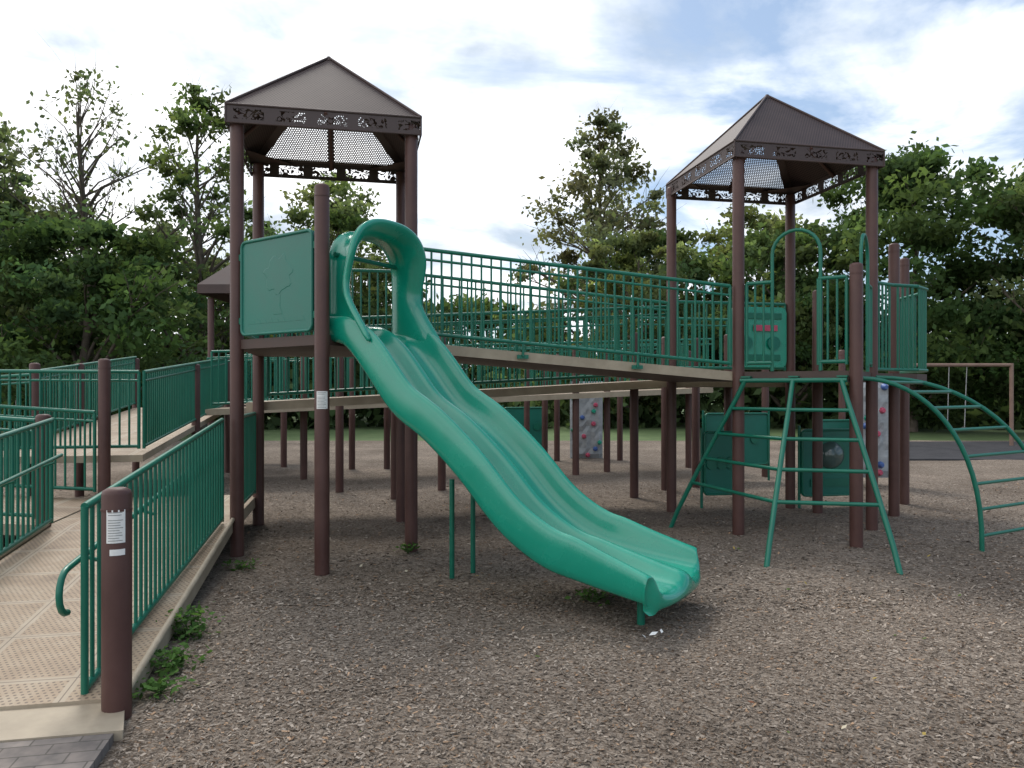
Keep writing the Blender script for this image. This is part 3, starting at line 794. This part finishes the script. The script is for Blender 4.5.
# ------------------------------------------------------------------ vegetation
def leafquads(c,size,rng,asp=.55):
    n=len(c); t=rng.normal(size=(n,3)); t/=np.linalg.norm(t,axis=1)[:,None]
    q=rng.normal(size=(n,3)); b=np.cross(t,q); b/=np.linalg.norm(b,axis=1)[:,None]
    s=size*(.5+.9*rng.random(n)); t*=s[:,None]; b*=(s*asp)[:,None]
    return np.stack([c-t,c+b,c+t,c-b],1).reshape(-1,3)
GREENS={'dark':(0.068,0.112,0.046),'mid':(0.105,0.152,0.064),'light':(0.145,0.185,0.085),'olive':(0.150,0.165,0.095),'grey':(0.115,0.152,0.085)}
def tree(name,x,y,H,Rr,zb,col,seed,nclump=60,lpc=230,leaf=.16,shape='round',limbs=26,trunk=.22,cr=.22,lean=0):
    rng=np.random.default_rng(seed); e=empty(name); base=np.array(GREENS[col])
    Cs=[];rad=[]
    for k in range(nclump):
        zn=rng.random()**(.85); 
        if shape=='round': pr=math.sqrt(max(0,1-(2*zn-1)**2))**.8
        elif shape=='cone': pr=(1-zn)**.62*.92+.10
        elif shape=='tall': pr=math.sin(math.pi*min(1,zn*.85+.12))**.7*(.8+.3*math.sin(zn*17+seed))
        else: pr=.35+.65*math.sin(math.pi*zn)
        pr*=.75+.55*rng.random()
        th=rng.random()*2*math.pi; rr=Rr*pr*(rng.random()**.45)
        Cs.append((x+rr*math.cos(th)+lean*zn,y+rr*math.sin(th),zb+(H-zb)*zn*.97)); rad.append(Rr*cr*(.4+1.1*rng.random())*(1-.35*zn))
    allc=[];cols=[]
    for (c,r_) in zip(Cs,rad):
        n=int(lpc*(.5+rng.random())); d=rng.normal(size=(n,3)); d/=np.linalg.norm(d,axis=1)[:,None]
        rr=r_*(rng.random(n)**.5)*(1+.8*rng.random(n)**3)
        pts=np.array(c)+d*rr[:,None]*np.array([1.2,1.2,.7]); allc.append(pts)
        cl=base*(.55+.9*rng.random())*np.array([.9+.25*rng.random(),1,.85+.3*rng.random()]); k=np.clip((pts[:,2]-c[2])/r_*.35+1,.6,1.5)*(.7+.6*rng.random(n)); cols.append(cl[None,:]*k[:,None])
    c=np.concatenate(allc); cc=np.concatenate(cols)
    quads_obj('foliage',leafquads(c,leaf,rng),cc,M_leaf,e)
    mb=MB(); rr=random.Random(seed)
    top=H*.88; pts=[];rs=[]
    for k in range(8):
        t=k/7; pts.append((x+.25*math.sin(t*4+seed)*t+lean*t*t*.8,y+.25*math.cos(t*3+seed)*t,-.1+top*t)); rs.append(trunk*(1-t*.85))
    mb.tube(pts,rs,M_bark,10)
    idx=list(range(nclump)); rr.shuffle(idx)
    for k in idx[:limbs]:
        c=Cs[k]; zt=min(top*.95,max(zb*.7,c[2]-abs(rr.gauss(1.2,.6))-.3*math.hypot(c[0]-x,c[1]-y))); t=zt/top
        i=min(6,int(t*7)); p=Vector(pts[i]).lerp(Vector(pts[i+1]),t*7-i) if t<1 else Vector(pts[-1])
        q=Vector(c); m=p.lerp(q,.5)+Vector((rr.uniform(-.2,.2),rr.uniform(-.2,.2),.15)); r0=trunk*(1-t*.85)*.5
        mb.tube([p,m,q],[r0,r0*.6,r0*.2],M_bark,6)
        for w in range(5):
            q2=q+Vector((rr.gauss(0,.5),rr.gauss(0,.5),rr.uniform(.1,.9)))*Rr*.26; s0=m.lerp(q,.5+.1*w); mb.tube([s0,s0.lerp(q2,.55)+Vector((0,0,.1)),q2],[r0*.25,r0*.15,r0*.05],M_bark,4)
    mb.done('trunk_and_limbs',e)
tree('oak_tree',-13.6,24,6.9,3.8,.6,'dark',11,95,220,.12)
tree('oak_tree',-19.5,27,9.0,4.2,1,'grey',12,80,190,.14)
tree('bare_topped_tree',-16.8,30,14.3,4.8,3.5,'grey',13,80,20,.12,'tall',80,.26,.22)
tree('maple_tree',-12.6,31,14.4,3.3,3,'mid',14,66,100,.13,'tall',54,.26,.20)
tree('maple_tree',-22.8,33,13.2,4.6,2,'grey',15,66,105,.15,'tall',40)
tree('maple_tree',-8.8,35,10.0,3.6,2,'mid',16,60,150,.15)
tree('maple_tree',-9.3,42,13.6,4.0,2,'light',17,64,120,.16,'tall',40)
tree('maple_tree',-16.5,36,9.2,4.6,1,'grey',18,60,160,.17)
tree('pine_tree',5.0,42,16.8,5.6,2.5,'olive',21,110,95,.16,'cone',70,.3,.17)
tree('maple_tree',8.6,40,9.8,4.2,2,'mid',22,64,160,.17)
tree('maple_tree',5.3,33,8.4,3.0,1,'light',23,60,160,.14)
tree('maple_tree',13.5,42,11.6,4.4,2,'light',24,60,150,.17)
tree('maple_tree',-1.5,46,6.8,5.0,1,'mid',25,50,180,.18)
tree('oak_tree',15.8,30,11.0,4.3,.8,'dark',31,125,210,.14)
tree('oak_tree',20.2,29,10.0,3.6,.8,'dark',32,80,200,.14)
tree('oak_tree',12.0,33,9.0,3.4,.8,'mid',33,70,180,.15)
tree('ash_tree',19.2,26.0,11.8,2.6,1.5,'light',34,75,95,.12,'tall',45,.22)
def mass(name,n,seed,ylo,yhi,hb):
    rng=np.random.default_rng(seed); nc=460
    cx=rng.random(nc)*112-56; cy=ylo+(yhi-ylo)*rng.random(nc); top=hb+1.6*np.sin(cx*.31+seed)+1.1*np.sin(cx*.83)+rng.normal(0,.6,nc)
    cz=top*rng.random(nc)**.7; rr=1.0+1.2*rng.random(nc); sh=.45+1.0*rng.random(nc)
    k=rng.integers(0,nc,n); d=rng.normal(size=(n,3)); d/=np.linalg.norm(d,axis=1)[:,None]
    p=np.stack([cx,cy,cz],1)[k]+d*(rr[k]*rng.random(n)**.45)[:,None]; p[:,2]=np.maximum(p[:,2],.05)
    b=np.array([.080,.118,.054]); col=b[None,:]*(sh[k]*(.7+.6*rng.random(n)))[:,None]
    quads_obj(name,leafquads(p,.26,rng),col,M_leaf)
mass('distant_tree_mass',90000,41,36,50,5.0)
mass('distant_tree_mass',35000,43,32,36,2.2)
M_leafstem=paint('weed_stem',(.05,.10,.03),(.08,.13,.04),.7)
def weed(x,y,rad,n,seed,h=.16):
    rng=np.random.default_rng(seed); c=np.stack([x+rng.normal(0,rad*.5,n),y+rng.normal(0,rad*.5,n),.02+rng.random(n)*h],1)
    t=rng.normal(size=(n,3)); t[:,2]*=.35; t/=np.linalg.norm(t,axis=1)[:,None]; q=np.array([0,0,1.])+rng.normal(0,.4,(n,3)); b=np.cross(t,q); b/=np.linalg.norm(b,axis=1)[:,None]
    s=.012+.018*rng.random(n); t*=s[:,None]; b*=(s*.6)[:,None]
    vv=np.stack([c-t,c+b,c+t,c-b],1).reshape(-1,3); col=np.array([.095,.18,.055])[None,:]*(.5+rng.random(n))[:,None]
    e=empty('weed_plant'); quads_obj('leaves',vv,col,M_leaf,e)
    mb=MB(); rr=random.Random(seed)
    for k in range(18):
        a=rr.uniform(0,6.28); r_=rr.uniform(.2,1)*rad; mb.tube([(x,y,0),(x+math.cos(a)*r_*.5,y+math.sin(a)*r_*.5,h*.5),(x+math.cos(a)*r_,y+math.sin(a)*r_,h*rr.uniform(.5,1))],[.003,.0025,.001],M_leafstem,4)
    mb.done('stems',e)
weed(-1.86,4.0,.13,110,51,.06); weed(-1.95,4.35,.15,200,52,.09); weed(-2.06,4.85,.13,260,53,.18); weed(.60,5.72,.14,110,54,.09); weed(-2.4,6.7,.12,90,55,.08); weed(-1.02,7.45,.10,70,56,.08)
rng=np.random.default_rng(61); n=90; y=3.3+6*rng.random(n); x=(rng.random(n)*2-1)*y*.6; ok=x>-1.6
x=x[ok];y=y[ok]; n=len(x); c=np.stack([x,y,np.full(n,.055)],1); a=rng.random(n)*6.28
t=np.stack([np.cos(a),np.sin(a),rng.normal(0,.3,n)],1); b=np.stack([-np.sin(a),np.cos(a),rng.normal(0,.3,n)],1); s=.010+.012*rng.random(n)
t*=s[:,None]; b*=(s*.6)[:,None]; vv=np.stack([c-t,c+b,c+t,c-b],1).reshape(-1,3)
pal=np.array([[.35,.26,.07],[.16,.06,.03],[.08,.12,.03],[.45,.40,.30]]); quads_obj('fallen_leaves',vv,pal[rng.integers(0,4,n)],M_chip)
mb=MB()
for (px,py,a,s_) in ((.90,4.83,.4,.035),(.96,4.88,1.4,.022),(.83,4.78,2.2,.018)):
    ca,sa=math.cos(a)*s_,math.sin(a)*s_
    mb.add([(px-ca,py-sa,.045),(px+sa*.5,py-ca*.5,.05),(px+ca,py+sa,.06),(px-sa*.5,py+ca*.5,.058)],[(0,1,2,3)],M_white)
mb.done('paper_scraps')

# ------------------------------------------------------------------ sky and sun
SUN_EL=50; SUN_AZ=-22
w=bpy.data.worlds.new('World'); scene.world=w; w.use_nodes=True; nt=w.node_tree
bg=nt.nodes['Background']
sky=N(nt,'ShaderNodeTexSky',sky_type='NISHITA'); sky.sun_disc=False; sky.sun_elevation=R(SUN_EL); sky.sun_rotation=R(SUN_AZ); sky.air_density=1.0; sky.dust_density=1.0
tc=N(nt,'ShaderNodeTexCoord'); sep=N(nt,'ShaderNodeSeparateXYZ'); L(nt,tc.outputs['Generated'],sep.inputs[0])
zz=math_n(nt,'ADD',math_n(nt,'MAXIMUM',sep.outputs[2],0.0),.20)
cx=math_n(nt,'DIVIDE',sep.outputs[0],zz); cy=math_n(nt,'DIVIDE',sep.outputs[1],zz)
cmb=N(nt,'ShaderNodeCombineXYZ'); L(nt,cx,cmb.inputs[0]); L(nt,cy,cmb.inputs[1])
n1=N(nt,'ShaderNodeTexNoise'); n1.inputs['Scale'].default_value=1.5; n1.inputs['Detail'].default_value=7; n1.inputs['Roughness'].default_value=.56; n1.inputs['Distortion'].default_value=.6
L(nt,cmb.outputs[0],n1.inputs['Vector'])
n2=N(nt,'ShaderNodeTexNoise'); n2.inputs['Scale'].default_value=1.9; n2.inputs['Detail'].default_value=6; n2.inputs['Roughness'].default_value=.55; n2.inputs['Distortion'].default_value=.3
mp=N(nt,'ShaderNodeMapping'); mp.inputs['Location'].default_value=(3.1,7.7,0); L(nt,cmb.outputs[0],mp.inputs['Vector']); L(nt,mp.outputs[0],n2.inputs['Vector'])
f=math_n(nt,'SUBTRACT',n1.outputs['Fac'],math_n(nt,'MULTIPLY',sep.outputs[0],.20))
mask=ramp(nt,f,[(0.36,(.0,.0,.0)),(0.48,(.8,.8,.8)),(0.56,(1,1,1))])
ccol=ramp(nt,math_n(nt,'SUBTRACT',n2.outputs['Fac'],math_n(nt,'MULTIPLY',sep.outputs[0],.07)),[(0.34,(.62,.72,.84)),(0.45,(1.08,1.15,1.24)),(0.57,(1.65,1.66,1.68))])
csc=N(nt,'ShaderNodeVectorMath',operation='SCALE'); csc.inputs['Scale'].default_value=1.0; L(nt,ccol.outputs[0],csc.inputs[0])
skc=N(nt,'ShaderNodeVectorMath',operation='SCALE'); skc.inputs['Scale'].default_value=.14; L(nt,sky.outputs[0],skc.inputs[0])
hz=N(nt,'ShaderNodeMixRGB'); hz.inputs[0].default_value=.45; L(nt,skc.outputs[0],hz.inputs[1]); hz.inputs[2].default_value=(.46,.64,.88,1)
mix=N(nt,'ShaderNodeMixRGB'); L(nt,mask.outputs[0],mix.inputs[0]); L(nt,hz.outputs[0],mix.inputs[1]); L(nt,csc.outputs[0],mix.inputs[2])
L(nt,mix.outputs[0],bg.inputs['Color']); bg.inputs['Strength'].default_value=1.0
sd=bpy.data.lights.new('sun','SUN'); sd.energy=2.1; sd.angle=R(16); sd.color=(1,.95,.87)
so=bpy.data.objects.new('sun',sd); link(so)
dv=Vector((math.sin(R(SUN_AZ))*math.cos(R(SUN_EL)),math.cos(R(SUN_AZ))*math.cos(R(SUN_EL)),math.sin(R(SUN_EL))))
so.rotation_euler=dv.to_track_quat('Z','Y').to_euler(); so.location=dv*30

cd=bpy.data.cameras.new('camera'); cd.sensor_width=36; cd.lens=36*760/1024; cd.clip_end=2000; cd.shift_y=6/1024
co=bpy.data.objects.new('camera',cd); link(co); co.location=(0,0,1.6); co.rotation_euler=(R(90),0,0)
scene.camera=co
